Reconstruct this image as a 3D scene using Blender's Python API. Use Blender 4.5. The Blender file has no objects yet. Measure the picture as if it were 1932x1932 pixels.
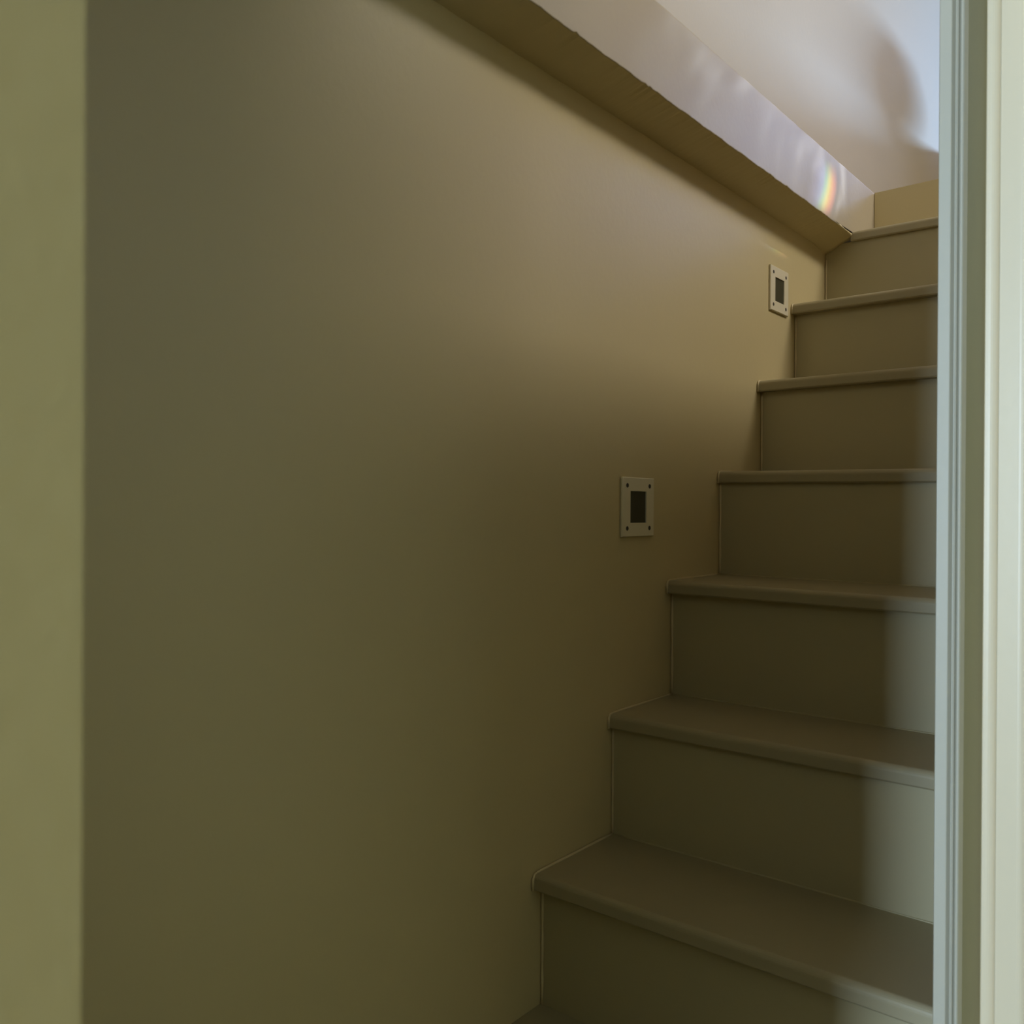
import bpy, bmesh, math, random
from mathutils import Vector, Matrix

# ------------------------------------------------------------------ scene, camera, world, light
scn = bpy.context.scene
COL = scn.collection
random.seed(7)
scn.view_settings.view_transform = 'Standard'
scn.view_settings.look = 'None'
scn.view_settings.exposure = 0.0
scn.view_settings.gamma = 1.0
scn.view_settings.use_curve_mapping = False
scn.cycles.use_denoising = True
scn.cycles.max_bounces = 16
scn.cycles.diffuse_bounces = 10
scn.cycles.sample_clamp_indirect = 6.0
scn.cycles.caustics_reflective = False
scn.cycles.caustics_refractive = False

YAW, PITCH, ROLL = 0.6975, -0.0025, 0.0058
CAM = Vector((0.7811, -0.9842, 0.7260))
fw = Vector((-math.sin(YAW) * math.cos(PITCH), math.cos(YAW) * math.cos(PITCH), math.sin(PITCH)))
rt = Vector((math.cos(YAW), math.sin(YAW), 0))
up = rt.cross(fw)
rt2 = rt * math.cos(ROLL) + up * math.sin(ROLL)
up2 = -rt * math.sin(ROLL) + up * math.cos(ROLL)
cd = bpy.data.cameras.new('camera')
cam = bpy.data.objects.new('camera', cd)
COL.objects.link(cam)
M = Matrix((rt2, up2, -fw)).transposed().to_4x4()
M.translation = CAM
cam.matrix_world = M
cd.sensor_fit = 'HORIZONTAL'
cd.sensor_width = 36.0
cd.lens = 1631.83 / 1932 * 36.0
cd.clip_start = 0.01
cd.dof.use_dof = True
cd.dof.focus_distance = 1.9
cd.dof.aperture_fstop = 13.0
scn.camera = cam

w = bpy.data.worlds.new('world')
scn.world = w
w.use_nodes = True
w.node_tree.nodes['Background'].inputs['Color'].default_value = (0.62, 0.78, 1.0, 1)
w.node_tree.nodes['Background'].inputs['Strength'].default_value = 0.05


def area(name, loc, target, sx, sy, power, color):
    d = bpy.data.lights.new(name, 'AREA')
    d.shape = 'RECTANGLE'
    d.size, d.size_y = sx, sy
    d.energy = power
    d.color = color
    o = bpy.data.objects.new(name, d)
    COL.objects.link(o)
    o.location = loc
    o.rotation_euler = (Vector(target) - Vector(loc)).to_track_quat('-Z', 'Y').to_euler()
    return o


# daylight through the stair head windows and the room window, plus one added fill
area('stair_window_light', (1.20, 3.90, 3.05), (0.50, 1.0, 1.90), 0.9, 0.9, 19.0, (0.34, 0.50, 1.0))
area('far_sky_light', (2.40, 6.20, 2.95), (-0.25, 2.4, 2.40), 1.15, 0.38, 300.0, (0.42, 0.65, 1.0))
area('stair_side_light', (2.22, 1.25, 3.42), (0.0, 0.50, 1.60), 1.4, 0.5, 62.0, (0.92, 0.84, 0.70))
area('riser_fill_light', (0.24, -1.80, 2.25), (0.24, 1.0, 1.9), 0.45, 0.95, 4.2, (1.0, 0.95, 0.75))  # unseen fill added to brighten the upper risers
area('room_window_light', (0.97, -5.12, 1.0), (0.97, 0.0, 0.8), 0.62, 1.5, 310.0, (0.62, 0.80, 1.0))


def prism_light(loc, target, energy):
    """sunlight split by a bevelled pane: a spot lamp whose beam carries streaks and one spectral arc"""
    d = bpy.data.lights.new('prism_light', 'SPOT')
    d.energy = energy
    d.spot_size = math.radians(75)
    d.spot_blend = 0.2
    d.shadow_soft_size = 0.004
    o = bpy.data.objects.new('prism_light', d)
    COL.objects.link(o)
    L, Tg = Vector(loc), Vector(target)
    q = (Tg - L).to_track_quat('-Z', 'Y')
    o.location = L
    o.rotation_euler = q.to_euler()
    R = q.to_matrix().transposed()

    def uv(y, z):
        p = R @ (Vector((Tg.x, y, z)) - L)
        return p.x / p.z, p.y / p.z
    h = 0.05
    u0, v0 = uv(Tg.y, Tg.z)
    a, c = [(p - q_) / h for p, q_ in zip(uv(Tg.y + h, Tg.z), (u0, v0))]
    b, e = [(p - q_) / h for p, q_ in zip(uv(Tg.y, Tg.z + h), (u0, v0))]
    det = a * e - b * c
    d.use_nodes = True
    nt = d.node_tree
    em = nt.nodes['Emission']
    lk = nt.links.new

    def m(op, x, y=None, clamp=False):
        n = nt.nodes.new('ShaderNodeMath')
        n.operation = op
        n.use_clamp = clamp
        for k, val in enumerate((x, y)):
            if val is None:
                continue
            if isinstance(val, (int, float)):
                n.inputs[k].default_value = val
            else:
                lk(val, n.inputs[k])
        return n.outputs[0]
    tc = nt.nodes.new('ShaderNodeTexCoord')
    sp = nt.nodes.new('ShaderNodeSeparateXYZ')
    lk(tc.outputs['Normal'], sp.inputs[0])
    du = m('SUBTRACT', m('DIVIDE', sp.outputs[0], sp.outputs[2]), u0)
    dv = m('SUBTRACT', m('DIVIDE', sp.outputs[1], sp.outputs[2]), v0)
    dy = m('ADD', m('MULTIPLY', du, e / det), m('MULTIPLY', dv, -b / det))
    dz = m('ADD', m('MULTIPLY', du, -c / det), m('MULTIPLY', dv, a / det))

    def band(x, lo0, lo1, hi0, hi1):
        up_ = m('DIVIDE', m('SUBTRACT', x, lo0), lo1 - lo0, True)
        dn = m('DIVIDE', m('SUBTRACT', hi1, x), hi1 - hi0, True)
        return m('MULTIPLY', up_, dn)
    # soft streaks
    cb = nt.nodes.new('ShaderNodeCombineXYZ')
    lk(m('ADD', m('MULTIPLY', dy, 16.0), m('MULTIPLY', dz, -6.0)), cb.inputs[0])
    lk(m('MULTIPLY', dz, 9.0), cb.inputs[1])
    nz = nt.nodes.new('ShaderNodeTexNoise')
    nz.inputs['Scale'].default_value = 1.0
    nz.inputs['Detail'].default_value = 5.0
    lk(cb.outputs[0], nz.inputs['Vector'])
    st = m('POWER', nz.outputs['Fac'], 4.0)
    mask = m('MULTIPLY', band(dy, -0.62, -0.06, 0.12, 0.34), band(dz, -0.085, -0.06, 0.12, 0.2))
    low = band(m('ADD', dz, m('MULTIPLY', m('MAXIMUM', dy, 0.0), -0.42)), -0.10, -0.045, 0.2, 0.3)
    white = m('MULTIPLY', m('MULTIPLY', mask, low), m('MULTIPLY', st, 3.4))
    # a short bright streak beyond the arc
    k2 = m('MULTIPLY', band(m('ADD', dy, m('MULTIPLY', dz, 0.1)), 0.095, 0.115, 0.12, 0.15), band(dz, -0.05, 0.05, 0.1, 0.12))
    white = m('ADD', white, m('MULTIPLY', k2, 0.6))
    # spectral arc
    t = m('MINIMUM', m('SUBTRACT', dz, 0.032), 0.0)
    s_ = m('SUBTRACT', m('ADD', dy, m('MULTIPLY', m('MULTIPLY', t, t), 5.2)), 0.03)
    rp = nt.nodes.new('ShaderNodeValToRGB')
    cr = rp.color_ramp
    stops = [(0.0, (0, 0, 0)), (0.22, (0.10, 0.12, 0.30)), (0.42, (0.20, 0.35, 0.75)), (0.54, (0.25, 0.75, 0.45)), (0.66, (0.95, 0.95, 0.12)),
             (0.76, (1.0, 0.50, 0.05)), (0.86, (0.75, 0.16, 0.05)), (1.0, (0, 0, 0))]
    cr.elements[0].position, cr.elements[0].color = stops[0][0], stops[0][1] + (1,)
    cr.elements[1].position, cr.elements[1].color = stops[-1][0], stops[-1][1] + (1,)
    for pos, colr in stops[1:-1]:
        el = cr.elements.new(pos)
        el.color = colr + (1,)
    lk(m('DIVIDE', m('ADD', s_, 0.105), 0.15, True), rp.inputs[0])
    arcm = m('MULTIPLY', band(dz, -0.074, -0.048, 0.01, 0.055), 1.8)
    mx = nt.nodes.new('ShaderNodeVectorMath')
    mx.operation = 'SCALE'
    lk(rp.outputs[0], mx.inputs[0])
    lk(arcm, mx.inputs['Scale'])
    wv = nt.nodes.new('ShaderNodeVectorMath')
    wv.operation = 'SCALE'
    wv.inputs[0].default_value = (0.80, 0.88, 1.0)
    lk(white, wv.inputs['Scale'])
    ad = nt.nodes.new('ShaderNodeVectorMath')
    ad.operation = 'ADD'
    lk(mx.outputs[0], ad.inputs[0])
    lk(wv.outputs[0], ad.inputs[1])
    lk(ad.outputs[0], em.inputs['Color'])
    em.inputs['Strength'].default_value = 1.0


prism_light((0.85, 1.75, 2.45), (0.0682, 0.96, 1.466), 105.0)


# ------------------------------------------------------------------ materials
def paint(name, col, rough=0.4, bump=0.04, var=0.05, scale=90.0, spec=0.5):
    m = bpy.data.materials.new(name)
    m.use_nodes = True
    nt = m.node_tree
    b = nt.nodes['Principled BSDF']
    b.inputs['Roughness'].default_value = rough
    b.inputs['Specular IOR Level'].default_value = spec
    tc = nt.nodes.new('ShaderNodeTexCoord')
    n1 = nt.nodes.new('ShaderNodeTexNoise')
    n1.inputs['Scale'].default_value = 2.2
    n1.inputs['Detail'].default_value = 4
    nt.links.new(tc.outputs['Object'], n1.inputs['Vector'])
    mix = nt.nodes.new('ShaderNodeMix')
    mix.data_type = 'RGBA'
    mix.inputs[6].default_value = tuple(c * (1 - var) for c in col) + (1,)
    mix.inputs[7].default_value = tuple(min(1, c * (1 + var)) for c in col) + (1,)
    nt.links.new(n1.outputs['Fac'], mix.inputs[0])
    nt.links.new(mix.outputs[2], b.inputs['Base Color'])
    n2 = nt.nodes.new('ShaderNodeTexNoise')
    n2.inputs['Scale'].default_value = scale
    n2.inputs['Detail'].default_value = 3
    nt.links.new(tc.outputs['Object'], n2.inputs['Vector'])
    bp = nt.nodes.new('ShaderNodeBump')
    bp.inputs['Strength'].default_value = bump
    bp.inputs['Distance'].default_value = 0.01
    nt.links.new(n2.outputs['Fac'], bp.inputs['Height'])
    nt.links.new(bp.outputs['Normal'], b.inputs['Normal'])
    return m


PAINT = (0.60, 0.515, 0.305)
M_WALL = paint('beige_wall_paint', PAINT, 0.40, 0.03, spec=0.4)
M_UPPER = paint('upper_wall_paint', (0.70, 0.63, 0.49), 0.5, 0.04, spec=0.25)
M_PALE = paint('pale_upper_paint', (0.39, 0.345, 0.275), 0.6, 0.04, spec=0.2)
M_GLOSS = paint('gloss_fascia_paint', (0.48, 0.425, 0.335), 0.42, 0.03, spec=0.3)
M_STAIR = paint('stair_paint', (0.42, 0.375, 0.232), 0.42, 0.02)
M_TREAD = paint('tread_paint', (0.34, 0.30, 0.19), 0.42, 0.02)
M_TRIM = paint('trim_paint', (0.47, 0.45, 0.36), 0.4, 0.02, 0.03)
M_CREAM = paint('cream_trim_paint', (0.70, 0.61, 0.43), 0.4, 0.02, 0.03)
M_ROOM = paint('room_paint', (0.48, 0.43, 0.22), 0.6, 0.03)
M_STRIP = paint('matte_shade_paint', (0.42, 0.40, 0.28), 0.85, 0.02, spec=0.05)  # darker copy of the wall paint, puts the strip's shade into its colour
M_JAMB = paint('olive_jamb_paint', (0.585, 0.495, 0.245), 0.45, 0.02, 0.02)
M_COOL = paint('cool_room_paint', (0.47, 0.47, 0.44), 0.6, 0.03)
M_DARK = paint('dark_room_paint', (0.22, 0.17, 0.09), 0.6, 0.03)
M_FLOOR = paint('floor_paint', (0.14, 0.10, 0.06), 0.5, 0.03, 0.15)
M_CAULK = paint('caulk_paint', (0.62, 0.53, 0.34), 0.35, 0.02)
M_PLATE = paint('plate_metal', (0.72, 0.67, 0.53), 0.45, 0.01, 0.02)
M_HOLE = paint('hole_dark', (0.03, 0.025, 0.02), 0.6, 0.0)
M_LENS = paint('dark_lens', (0.05, 0.05, 0.035), 0.22, 0.0)
M_GLASS = bpy.data.materials.new('window_glass')
M_GLASS.use_nodes = True
_b = M_GLASS.node_tree.nodes['Principled BSDF']
_b.inputs['Transmission Weight'].default_value = 1.0
_b.inputs['Roughness'].default_value = 0.0
_b.inputs['IOR'].default_value = 1.01


# ------------------------------------------------------------------ helpers
def obj(name, bm, mat, parent=None, smooth=False, kind=None):
    bmesh.ops.recalc_face_normals(bm, faces=bm.faces)
    me = bpy.data.meshes.new(name)
    bm.to_mesh(me)
    bm.free()
    me.materials.append(mat)
    if smooth:
        for p in me.polygons:
            p.use_smooth = True
    o = bpy.data.objects.new(name, me)
    COL.objects.link(o)
    if parent:
        o.parent = parent
    if kind:
        o['kind'] = kind
    return o


def add_box(bm, x0, x1, y0, y1, z0, z1):
    v = [bm.verts.new((x, y, z)) for x in (x0, x1) for y in (y0, y1) for z in (z0, z1)]
    for f in ((0, 1, 3, 2), (4, 6, 7, 5), (0, 4, 5, 1), (2, 3, 7, 6), (0, 2, 6, 4), (1, 5, 7, 3)):
        bm.faces.new([v[i] for i in f])
    return v


def boxes(name, mat, *bs, parent=None, kind=None):
    bm = bmesh.new()
    for b in bs:
        add_box(bm, *b)
    return obj(name, bm, mat, parent, kind=kind)


def prism_z(bm, pts, z0, z1):
    """closed plan outline (x, y) extruded in z"""
    a = [bm.verts.new((x, y, z0)) for x, y in pts]
    b = [bm.verts.new((x, y, z1)) for x, y in pts]
    n = len(pts)
    for i in range(n):
        bm.faces.new((a[i], a[(i + 1) % n], b[(i + 1) % n], b[i]))
    bm.faces.new(list(reversed(a)))
    bm.faces.new(b)


def prism_x(bm, pl, pr, x0, x1):
    """closed outlines of (y, z) at x0 and at x1, joined"""
    a = [bm.verts.new((x0, y, z)) for y, z in pl]
    b = [bm.verts.new((x1, y, z)) for y, z in pr]
    n = len(pl)
    for i in range(n):
        bm.faces.new((a[i], a[(i + 1) % n], b[(i + 1) % n], b[i]))
    bm.faces.new(list(reversed(a)))
    bm.faces.new(b)


def add_tube(bm, pts, r, seg=8):
    rings = []
    for i, p in enumerate(pts):
        p = Vector(p)
        d = (Vector(pts[min(i + 1, len(pts) - 1)]) - Vector(pts[max(i - 1, 0)])).normalized()
        u = Vector((1, 0, 0)) if abs(d.x) < 0.9 else Vector((0, 1, 0))
        u = (u - d * u.dot(d)).normalized()
        v = d.cross(u)
        rr = r * random.uniform(0.75, 1.25)
        rings.append([bm.verts.new(p + (u * math.cos(2 * math.pi * k / seg) + v * math.sin(2 * math.pi * k / seg)) * rr)
                      for k in range(seg)])
    for a, b in zip(rings, rings[1:]):
        for k in range(seg):
            bm.faces.new((a[k], a[(k + 1) % seg], b[(k + 1) % seg], b[k]))
    bm.faces.new(list(reversed(rings[0])))
    bm.faces.new(rings[-1])


def empty(name, loc=(0, 0, 0), **props):
    o = bpy.data.objects.new(name, None)
    COL.objects.link(o)
    o.location = loc
    o.empty_display_size = 0.1
    for k, v in props.items():
        o[k] = v
    return o


# ------------------------------------------------------------------ measures (metres)
XR = 0.5475           # stair side of the partition
XF = 0.5700           # room side of the partition casing
FX = 0.0682           # face of the upper floor edge, proud of the left wall
ZB, ZS, ZC = 1.3930, 1.3695, 1.5397
YB = 3.32             # rear wall of the upper floor
ZTOP = 3.95
YD0, YD1 = -0.8917, -0.037   # door opening
ZD = 1.90
XU = -0.25           # upper wall, set back from the stair
YC = 0.067            # rear wall of the room

# ------------------------------------------------------------------ room shell
boxes('wall_left', M_WALL, (-0.12, 0, -1.6, 1.45, -0.2, 1.398), kind='structure')
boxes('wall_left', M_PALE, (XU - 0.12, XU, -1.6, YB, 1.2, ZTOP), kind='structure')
WX0, WX1, WZ0, WZ1 = -0.18, 1.60, 2.31, 3.25
VY0, VY1, VZ0, VZ1 = 0.50, 2.00, 2.95, 3.80
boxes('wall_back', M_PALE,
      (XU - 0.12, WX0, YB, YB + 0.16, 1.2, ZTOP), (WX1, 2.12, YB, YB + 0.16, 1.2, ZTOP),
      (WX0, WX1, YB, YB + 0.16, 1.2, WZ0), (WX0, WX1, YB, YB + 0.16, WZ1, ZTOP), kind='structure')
UX0, UX1, UZ0, UZ1 = 0.0, 0.48, 1.75, 2.75
boxes('wall_front', M_DARK, (XU - 0.12, XR, -1.72, -1.6, -0.2, 1.54), kind='structure')
boxes('wall_front', M_UPPER, (XU - 0.12, XR, -1.72, -1.6, 1.54, UZ0), (XU - 0.12, XR, -1.72, -1.6, UZ1, ZTOP),
      (XU - 0.12, UX0, -1.72, -1.6, UZ0, UZ1), (UX1, XR, -1.72, -1.6, UZ0, UZ1), kind='structure')
# partition between the stair and the room: low beside the stair, full height above the door and before it
boxes('wall_right', M_WALL,
      (XR, XF - 0.016, -5.0, YD0 - 0.012, -0.2, ZTOP),
      (XR, XF - 0.016, YD0 - 0.012, YC + 0.1, ZD + 0.012, ZTOP),
      (XR, XF - 0.002, YD1 + 0.014, 1.30, -0.2, ZC - 0.003), kind='structure')
boxes('ceiling', M_UPPER, (XU - 0.12, 2.12, -1.72, YB + 0.16, ZTOP, ZTOP + 0.1), kind='structure')
# right-hand wall of the upper floor
boxes('wall_right', M_UPPER, (2.0, 2.12, YC + 0.1, VY0, 1.2, ZTOP), (2.0, 2.12, VY1, YB, 1.2, ZTOP),
      (2.0, 2.12, VY0, VY1, 1.2, VZ0), (2.0, 2.12, VY0, VY1, VZ1, ZTOP), kind='structure')
# the room the picture is taken from
boxes('floor', M_FLOOR, (XR, 5.1, -5.1, YC + 0.1, -0.3, -0.2), kind='structure')
boxes('ceiling', M_UPPER, (XF - 0.01, 5.1, -5.1, YC, 2.30, 2.40), kind='structure')
boxes('wall_back', M_COOL, (XF, 5.1, YC + 0.012, YC + 0.1, 0.95, ZTOP), kind='structure')
boxes('wall_back', M_ROOM, (XF, 5.1, YC + 0.012, YC + 0.1, -0.2, 0.95), kind='structure')
boxes('wall_front', M_DARK,
      (XR, 0.66, -5.1, -5.0, -0.2, 2.3), (1.28, 5.1, -5.1, -5.0, -0.2, 2.3),
      (0.66, 1.28, -5.1, -5.0, -0.2, 0.25), (0.66, 1.28, -5.1, -5.0, 1.75, 2.3), kind='structure')
boxes('wall_side', M_ROOM, (5.0, 5.1, -5.0, YC, -0.2, 2.3), kind='structure')


def window(n, horizontal, c, a0, a1, z0, z1):
    r = empty('window_%d' % n, kind='structure')
    t = 0.05

    def bx(name, u0, u1, w0, w1):
        if horizontal:
            boxes(name, M_TRIM, (u0, u1, c - 0.03, c + 0.03, w0, w1), parent=r)
        else:
            boxes(name, M_TRIM, (c - 0.03, c + 0.03, u0, u1, w0, w1), parent=r)
    bx('frame_stile', a0, a0 + t, z0, z1)
    bx('frame_stile', a1 - t, a1, z0, z1)
    bx('frame_rail', a0 + t, a1 - t, z0, z0 + t)
    bx('frame_rail', a0 + t, a1 - t, z1 - t, z1)


window(1, True, YB + 0.11, WX0, WX1, WZ0, WZ1)
window(2, True, -5.05, 0.66, 1.28, 0.25, 1.75)
window(4, True, -1.66, UX0, UX1, UZ0, UZ1)  # unseen opening added for the upper riser fill
window(3, False, 2.06, VY0, VY1, VZ0, VZ1)

# ------------------------------------------------------------------ upper floor: slab, glossy edge, soffit
slab = empty('floor', kind='structure')
boxes('floor_slab', M_UPPER, (XU, FX - 0.004, -1.6, YB, 1.40, ZC - 0.004),
      (FX - 0.004, 2.0, 1.30, YB, 1.41, ZC - 0.002),
      (XF, 2.0, YC + 0.1, 1.30, 1.41, ZC - 0.002),
      (FX - 0.004, XR, -1.6, -0.50, 1.40, ZC - 0.004), parent=slab)


def wob(y, a, s):
    return a * (math.sin(y * 61 + s) + 0.6 * math.sin(y * 143 + 2 * s) + 0.5 * math.sin(y * 311 + s * 3)) / 2.1


NY = 420
ys = [-1.6 + (1.50 + 1.6) * i / NY for i in range(NY + 1)]
bm = bmesh.new()
rows = []
for y in ys:
    chip = 0.0
    if random.random() < 0.05:
        chip = random.uniform(0.0008, 0.0022)
    zb = ZB + wob(y, 0.0012, 0.4) + chip
    xf = FX
    r = 0.004
    row = [(-0.002, ZS + wob(y, 0.0008, 2.0) - 0.002), (FX * 0.5, (ZS + ZB) / 2 + wob(y, 0.0006, 3.3)),
           (xf - 0.0016, zb - 0.0003), (xf - 0.0004, zb + 0.0004), (xf, zb + 0.0018),
           (xf, ZC - r)]
    for k in range(1, 5):
        a = k * math.pi / 8
        row.append((xf - r + r * math.cos(a), ZC - r + r * math.sin(a) + wob(y, 0.0004, 5.0)))
    row.append((xf - 0.06, ZC))
    rows.append([bm.verts.new((x, y, z)) for x, z in row])
soff = bmesh.new()
for a, b in zip(rows, rows[1:]):
    for k in range(2, len(a) - 1):
        bm.faces.new((a[k], a[k + 1], b[k + 1], b[k]))
srows = [[soff.verts.new(v.co) for v in r[:3]] for r in rows]
for r in rows:
    for v in r[:2]:
        bm.verts.remove(v)
for a, b in zip(srows, srows[1:]):
    for k in range(2):
        soff.faces.new((a[k], a[k + 1], b[k + 1], b[k]))
obj('fascia', bm, M_GLOSS, slab)
obj('soffit', soff, M_WALL, slab)

# lump of plaster rounding the inner corner where the soffit dies into the last riser
YR7 = 1.1490
cur = [(-0.004, 1.3465), (0.0021, 1.3567), (0.0099, 1.3605), (0.0216, 1.3635), (0.0344, 1.3728), (0.0433, 1.3775),
       (0.0573, 1.3800), (0.0635, 1.3852), (0.0682, 1.3900)]
bm = bmesh.new()
prev = None
for i, (x, z) in enumerate(cur):
    zt = ZS + (ZB - ZS) * max(0, x) / FX + 0.004
    dz = max(0.0, zt - 0.0045 - z)
    sec = [bm.verts.new((x, YR7 + 0.006, zt + 0.002))]
    sec.append(bm.verts.new((x, YR7 - 0.13, zt - 0.001)))
    for f in (0.2, 0.4, 0.6, 0.8, 0.92, 1.0):
        sec.append(bm.verts.new((x, YR7 - 0.13 + 0.136 * f, zt - 0.0042 - dz * f ** 2.2)))
    if prev:
        for k in range(7):
            bm.faces.new((prev[k], prev[(k + 1) % 7], sec[(k + 1) % 7], sec[k]))
    else:
        bm.faces.new(list(reversed(sec)))
    prev = sec
bm.faces.new(prev)
obj('plaster_fillet', bm, M_WALL, slab, smooth=True)

# ------------------------------------------------------------------ staircase
stair = empty('staircase', (0, 0, 0),
              label='narrow enclosed staircase of painted olive beige treads and risers climbing along the wall',
              category='staircase')
T = 0.0235
# nose y, tread height at the wall, tread height at x = XR, riser y
ST = {1: (-0.0030, 0.1977, 0.2026, 0.0200), 2: (0.1920, 0.3956, 0.3985, 0.2050), 3: (0.3765, 0.6016, 0.5994, 0.3960),
      4: (0.5731, 0.8041, 0.7980, 0.5830), 5: (0.7533, 1.0029, 1.0001, 0.7733), 6: (0.9319, 1.1990, 1.1947, 0.9550),
      7: (1.1320, 1.4005, 1.3935, 1.1430)}
RISER8 = 1.2945


def nose_outline(y, z, yback, t=T):
    pts = [(yback, z), (yback, z - t), (y + 0.002, z - t), (y, z - t + 0.0025)]
    r = 0.009
    for k in range(0, 7):
        a = k / 6 * math.pi / 2
        pts.append((y + r - r * math.cos(a), z - r + r * math.sin(a)))
    return pts


# landing at the foot of the stair
boxes('landing', M_TREAD, (0.0006, XR - 0.0006, -1.598, ST[1][3] + 0.012, -0.18, 0.0005), parent=stair)
for k in range(1, 8):
    y, zl, zr, yr = ST[k]
    ynext = ST[k + 1][3] if k < 7 else RISER8
    bm = bmesh.new()
    x0 = 0.0006 if k < 7 else FX - 0.003
    prism_x(bm, nose_outline(y, zl, ynext + 0.012), nose_outline(y, zr, ynext + 0.012), x0, XR - 0.0006)
    obj('tread', bm, M_TREAD, stair)
    zlow = 0.0 if k == 1 else ST[k - 1][1]
    zlr = 0.0 if k == 1 else ST[k - 1][2]
    bm = bmesh.new()
    prism_x(bm, [(yr, zlow - 0.01), (yr, zl - T + 0.002), (yr + 0.012, zl - T + 0.002), (yr + 0.012, zlow - 0.01)],
            [(yr, zlr - 0.01), (yr, zr - T + 0.002), (yr + 0.012, zr - T + 0.002), (yr + 0.012, zlr - 0.01)], 0.0006, XR - 0.0006)
    obj('riser', bm, M_STAIR, stair)
boxes('riser', M_WALL, (FX + 0.0012, XR - 0.0006, RISER8, RISER8 + 0.012, 1.39, ZC - 0.002), parent=stair)  # lighter than the other risers, its colour carries the light from above

# painted caulk line where treads and risers meet the wall, one per step
for k in range(1, 7):
    y, zl, zr, yr = ST[k]
    zlow = 0.0 if k == 1 else ST[k - 1][1]
    yb = ST[k + 1][3]
    bm = bmesh.new()
    n = 9
    add_tube(bm, [(0.0028, yr - 0.0003, zlow + (zl - T - zlow) * i / n) for i in range(n + 1)], 0.0021)
    add_tube(bm, [(0.0028, y - 0.0003, zl - T), (0.0028, y - 0.0003, zl - 0.008), (0.0028, y + 0.003, zl - 0.001), (0.0028, y + 0.011, zl)]
             + [(0.0028, y + 0.011 + (yb - y - 0.011) * i / n, zl + 0.0004) for i in range(1, n + 1)], 0.0019)
    obj('caulk_bead', bm, M_CAULK, stair, smooth=True)
    bm = bmesh.new()
    add_tube(bm, [(0.001 + (XR - 0.004) * i / 12, yb - 0.0002, zl + (zr - zl) * i / 12 + 0.0003) for i in range(13)], 0.0016)
    obj('caulk_bead', bm, M_STAIR, stair, smooth=True)
bm = bmesh.new()
add_tube(bm, [(0.0028, ST[7][3] - 0.0003, ST[6][1] + (1.345 - ST[6][1]) * i / 8) for i in range(9)], 0.0021)
obj('caulk_bead', bm, M_CAULK, stair, smooth=True)

# ------------------------------------------------------------------ door frame at the right edge, jamb at the left edge
door = empty('door_1', kind='structure')
# reveal board with two beads; the room side ends in a wide flat casing
x0, x1 = XR, XF
edge = [(x0, YD1 + 0.0012), (x0 + 0.0008, YD1)]
edge += [(x0 + 0.0112, YD1), (x0 + 0.0118, YD1 + 0.0006), (x0 + 0.0140, YD1 + 0.0065), (x0 + 0.0150, YD1 + 0.0065)]


def bead(xa, xb, yb, h):
    c, r = (xa + xb) / 2, (xb - xa) / 2
    return [(c - r * math.cos(a), yb - h * math.sin(a)) for a in [math.pi * i / 8 for i in range(9)]]


edge += bead(x0 + 0.0150, x0 + 0.0178, YD1 + 0.0065, 0.0045)
edge += bead(x0 + 0.0186, x1, YD1 + 0.0055, 0.0032)
edge += [(x1, YD1 + 0.020), (x0, YD1 + 0.020)]
bm = bmesh.new()
prism_z(bm, edge, -0.2, ZD)
obj('jamb_casing', bm, M_TRIM, door)
boxes('wall_strip', M_STRIP, (XF - 0.015, XF, YD1 + 0.0205, YC, -0.2, ZD), parent=door)
boxes('jamb_casing', M_JAMB, (XR, XF, YD0 - 0.10, YD0, -0.2, ZD), parent=door)
boxes('head_casing', M_TRIM, (XR, XF, YD0 - 0.10, YC, ZD, ZD + 0.10), parent=door)

# moulded casing of the next doorway, on the rear wall of the room
door2 = empty('door_2', kind='structure')
e = [(XF, YC + 0.012), (XF, YC - 0.001)]
e += [(XF + 0.001 + 0.0125 * math.sin(a), YC + 0.0055 - 0.0075 * math.cos(a)) for a in [math.pi / 2 * i / 8 for i in range(9)]]
e += [(XF + 0.0138, YC - 0.004), (XF + 0.015, YC - 0.0055), (XF + 0.034, YC - 0.0055)]
e += [(XF + 0.034 + 0.010 * math.sin(a), YC + 0.003 - 0.0085 * math.cos(a)) for a in [math.pi / 2 * i / 8 for i in range(1, 9)]]
e += [(XF + 0.075, YC + 0.003), (XF + 0.075, YC + 0.012)]
bm = bmesh.new()
prism_z(bm, e, -0.2, ZD)
obj('jamb_casing', bm, M_CREAM, door2)


# ------------------------------------------------------------------ recessed step lights
def ring_plate(bm, hw, hh, iw, ih, x0, x1):
    def loop(w_, h_, x):
        return [bm.verts.new((x, a * w_, b * h_)) for a, b in ((-1, -1), (1, -1), (1, 1), (-1, 1))]
    b = 0.0012
    L = [loop(hw, hh, x0), loop(hw, hh, x1 - b), loop(hw - b, hh - b, x1), loop(iw, ih, x1), loop(iw - 0.0004, ih - 0.0004, x0)]
    for A, B in zip(L, L[1:] + L[:1]):
        for k in range(4):
            bm.faces.new((A[k], A[(k + 1) % 4], B[(k + 1) % 4], B[k]))


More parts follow.
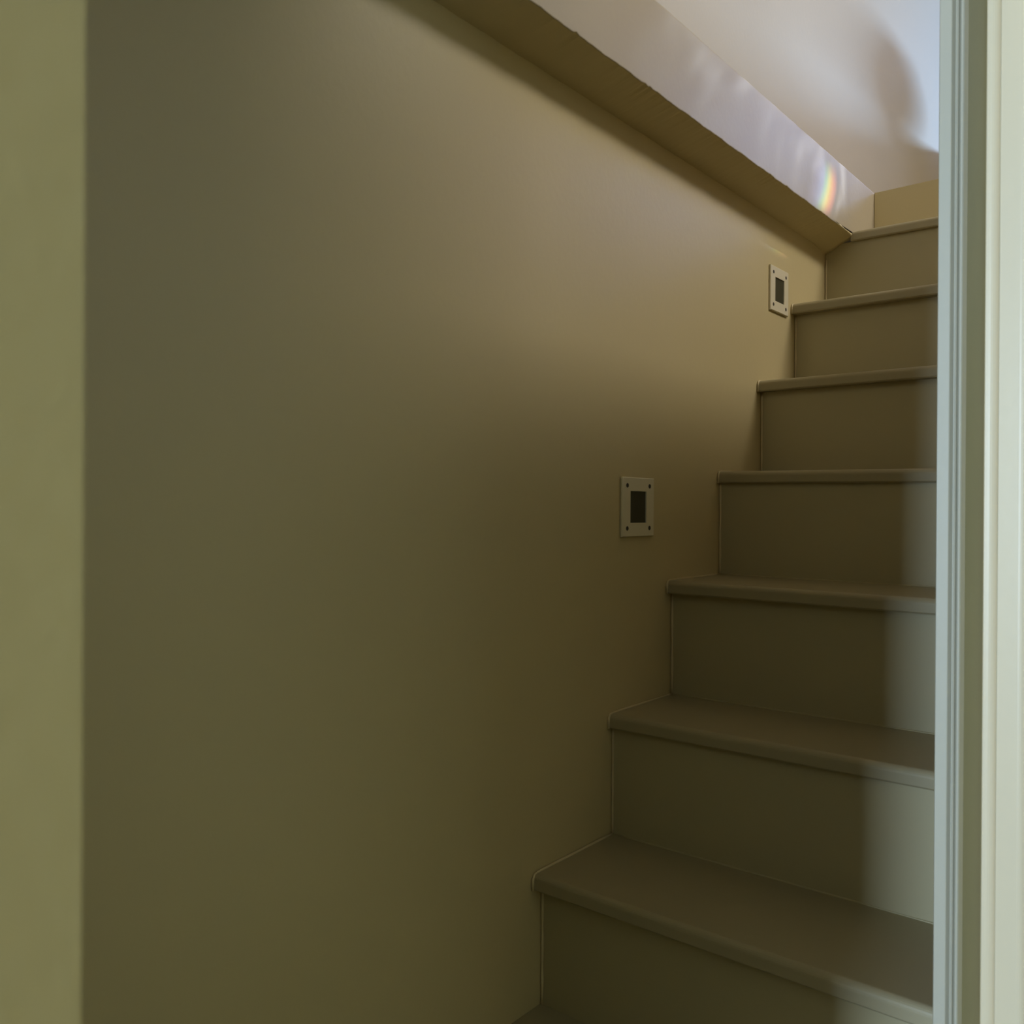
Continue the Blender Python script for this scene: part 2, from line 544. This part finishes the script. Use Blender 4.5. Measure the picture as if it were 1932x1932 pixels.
def step_light(loc, hw, hh, label):
    r = empty('step_light', loc, label=label, category='step light', group='square step lights set in the stair wall')
    bm = bmesh.new()
    ring_plate(bm, hw, hh, hw * 0.51, hh * 0.54, 0.0012, 0.0050)
    obj('faceplate', bm, M_PLATE, r)
    boxes('housing', M_HOLE, (0.0004, 0.0016, -hw + 0.004, hw - 0.004, -hh + 0.004, hh - 0.004), parent=r)
    boxes('lens', M_LENS, (0.0016, 0.0028, -hw * 0.51, hw * 0.51, -hh * 0.54, hh * 0.54), parent=r)
    for sy in (-1, 1):
        for sz in (-1, 1):
            bm = bmesh.new()
            c = (0.0, sy * hw * 0.70, sz * hh * 0.72)
            ri = []
            for x, rad in ((0.0046, 0.0032), (0.0052, 0.0032), (0.0054, 0.0026), (0.0051, 0.0010)):
                ri.append([bm.verts.new((x, c[1] + 1.25 * rad * math.cos(t * math.pi / 6), c[2] + 1.2 * rad * math.sin(t * math.pi / 6)))
                           for t in range(12)])
            for A, B in zip(ri, ri[1:]):
                for k in range(12):
                    bm.faces.new((A[k], A[(k + 1) % 12], B[(k + 1) % 12], B[k]))
            bm.faces.new(ri[-1])
            obj('screw', bm, M_HOLE, r, smooth=False)
    return r


step_light((0.0, 0.2757, 0.7320), 0.0505, 0.0498,
           'lower square wall light with dark lens, beside the middle steps of the staircase')
step_light((0.0, 0.8583, 1.2128), 0.0478, 0.0490,
           'upper square wall light with grey lens, beside a high tread close under the soffit')

# ------------------------------------------------------------------ unseen round vessel added to cast a shadow on the upper wall
bm = bmesh.new()
prof = [(0.0, 0.0), (0.09, 0.0), (0.11, 0.01), (0.170, 0.06), (0.200, 0.13), (0.180, 0.20), (0.130, 0.245), (0.11, 0.26),
        (0.118, 0.272), (0.108, 0.272), (0.095, 0.255), (0.0, 0.25)]
rings = []
for r, z in prof:
    if r == 0:
        rings.append([bm.verts.new((0, 0, z))])
    else:
        rings.append([bm.verts.new((r * math.cos(k * math.pi / 16), r * math.sin(k * math.pi / 16), z)) for k in range(32)])
for a, b in zip(rings, rings[1:]):
    for k in range(32):
        f = [a[k % len(a)], a[(k + 1) % len(a)], b[(k + 1) % len(b)], b[k % len(b)]]
        bm.faces.new(list(dict.fromkeys(f)))
shadow_blocker = obj('shadow_blocker', bm, M_CAULK, smooth=True)
shadow_blocker.location = (0.32, YB - 0.02, WZ0 + 0.051)
shadow_blocker['label'] = 'unseen round vessel added on the high window sill to cast a soft round shadow'
shadow_blocker['category'] = 'shadow_blocker'
boxes('sill', M_TRIM, (WX0 + 0.001, WX1 - 0.001, YB - 0.004, YB + 0.16, WZ0 + 0.001, WZ0 + 0.05), parent=bpy.data.objects['window_1'])
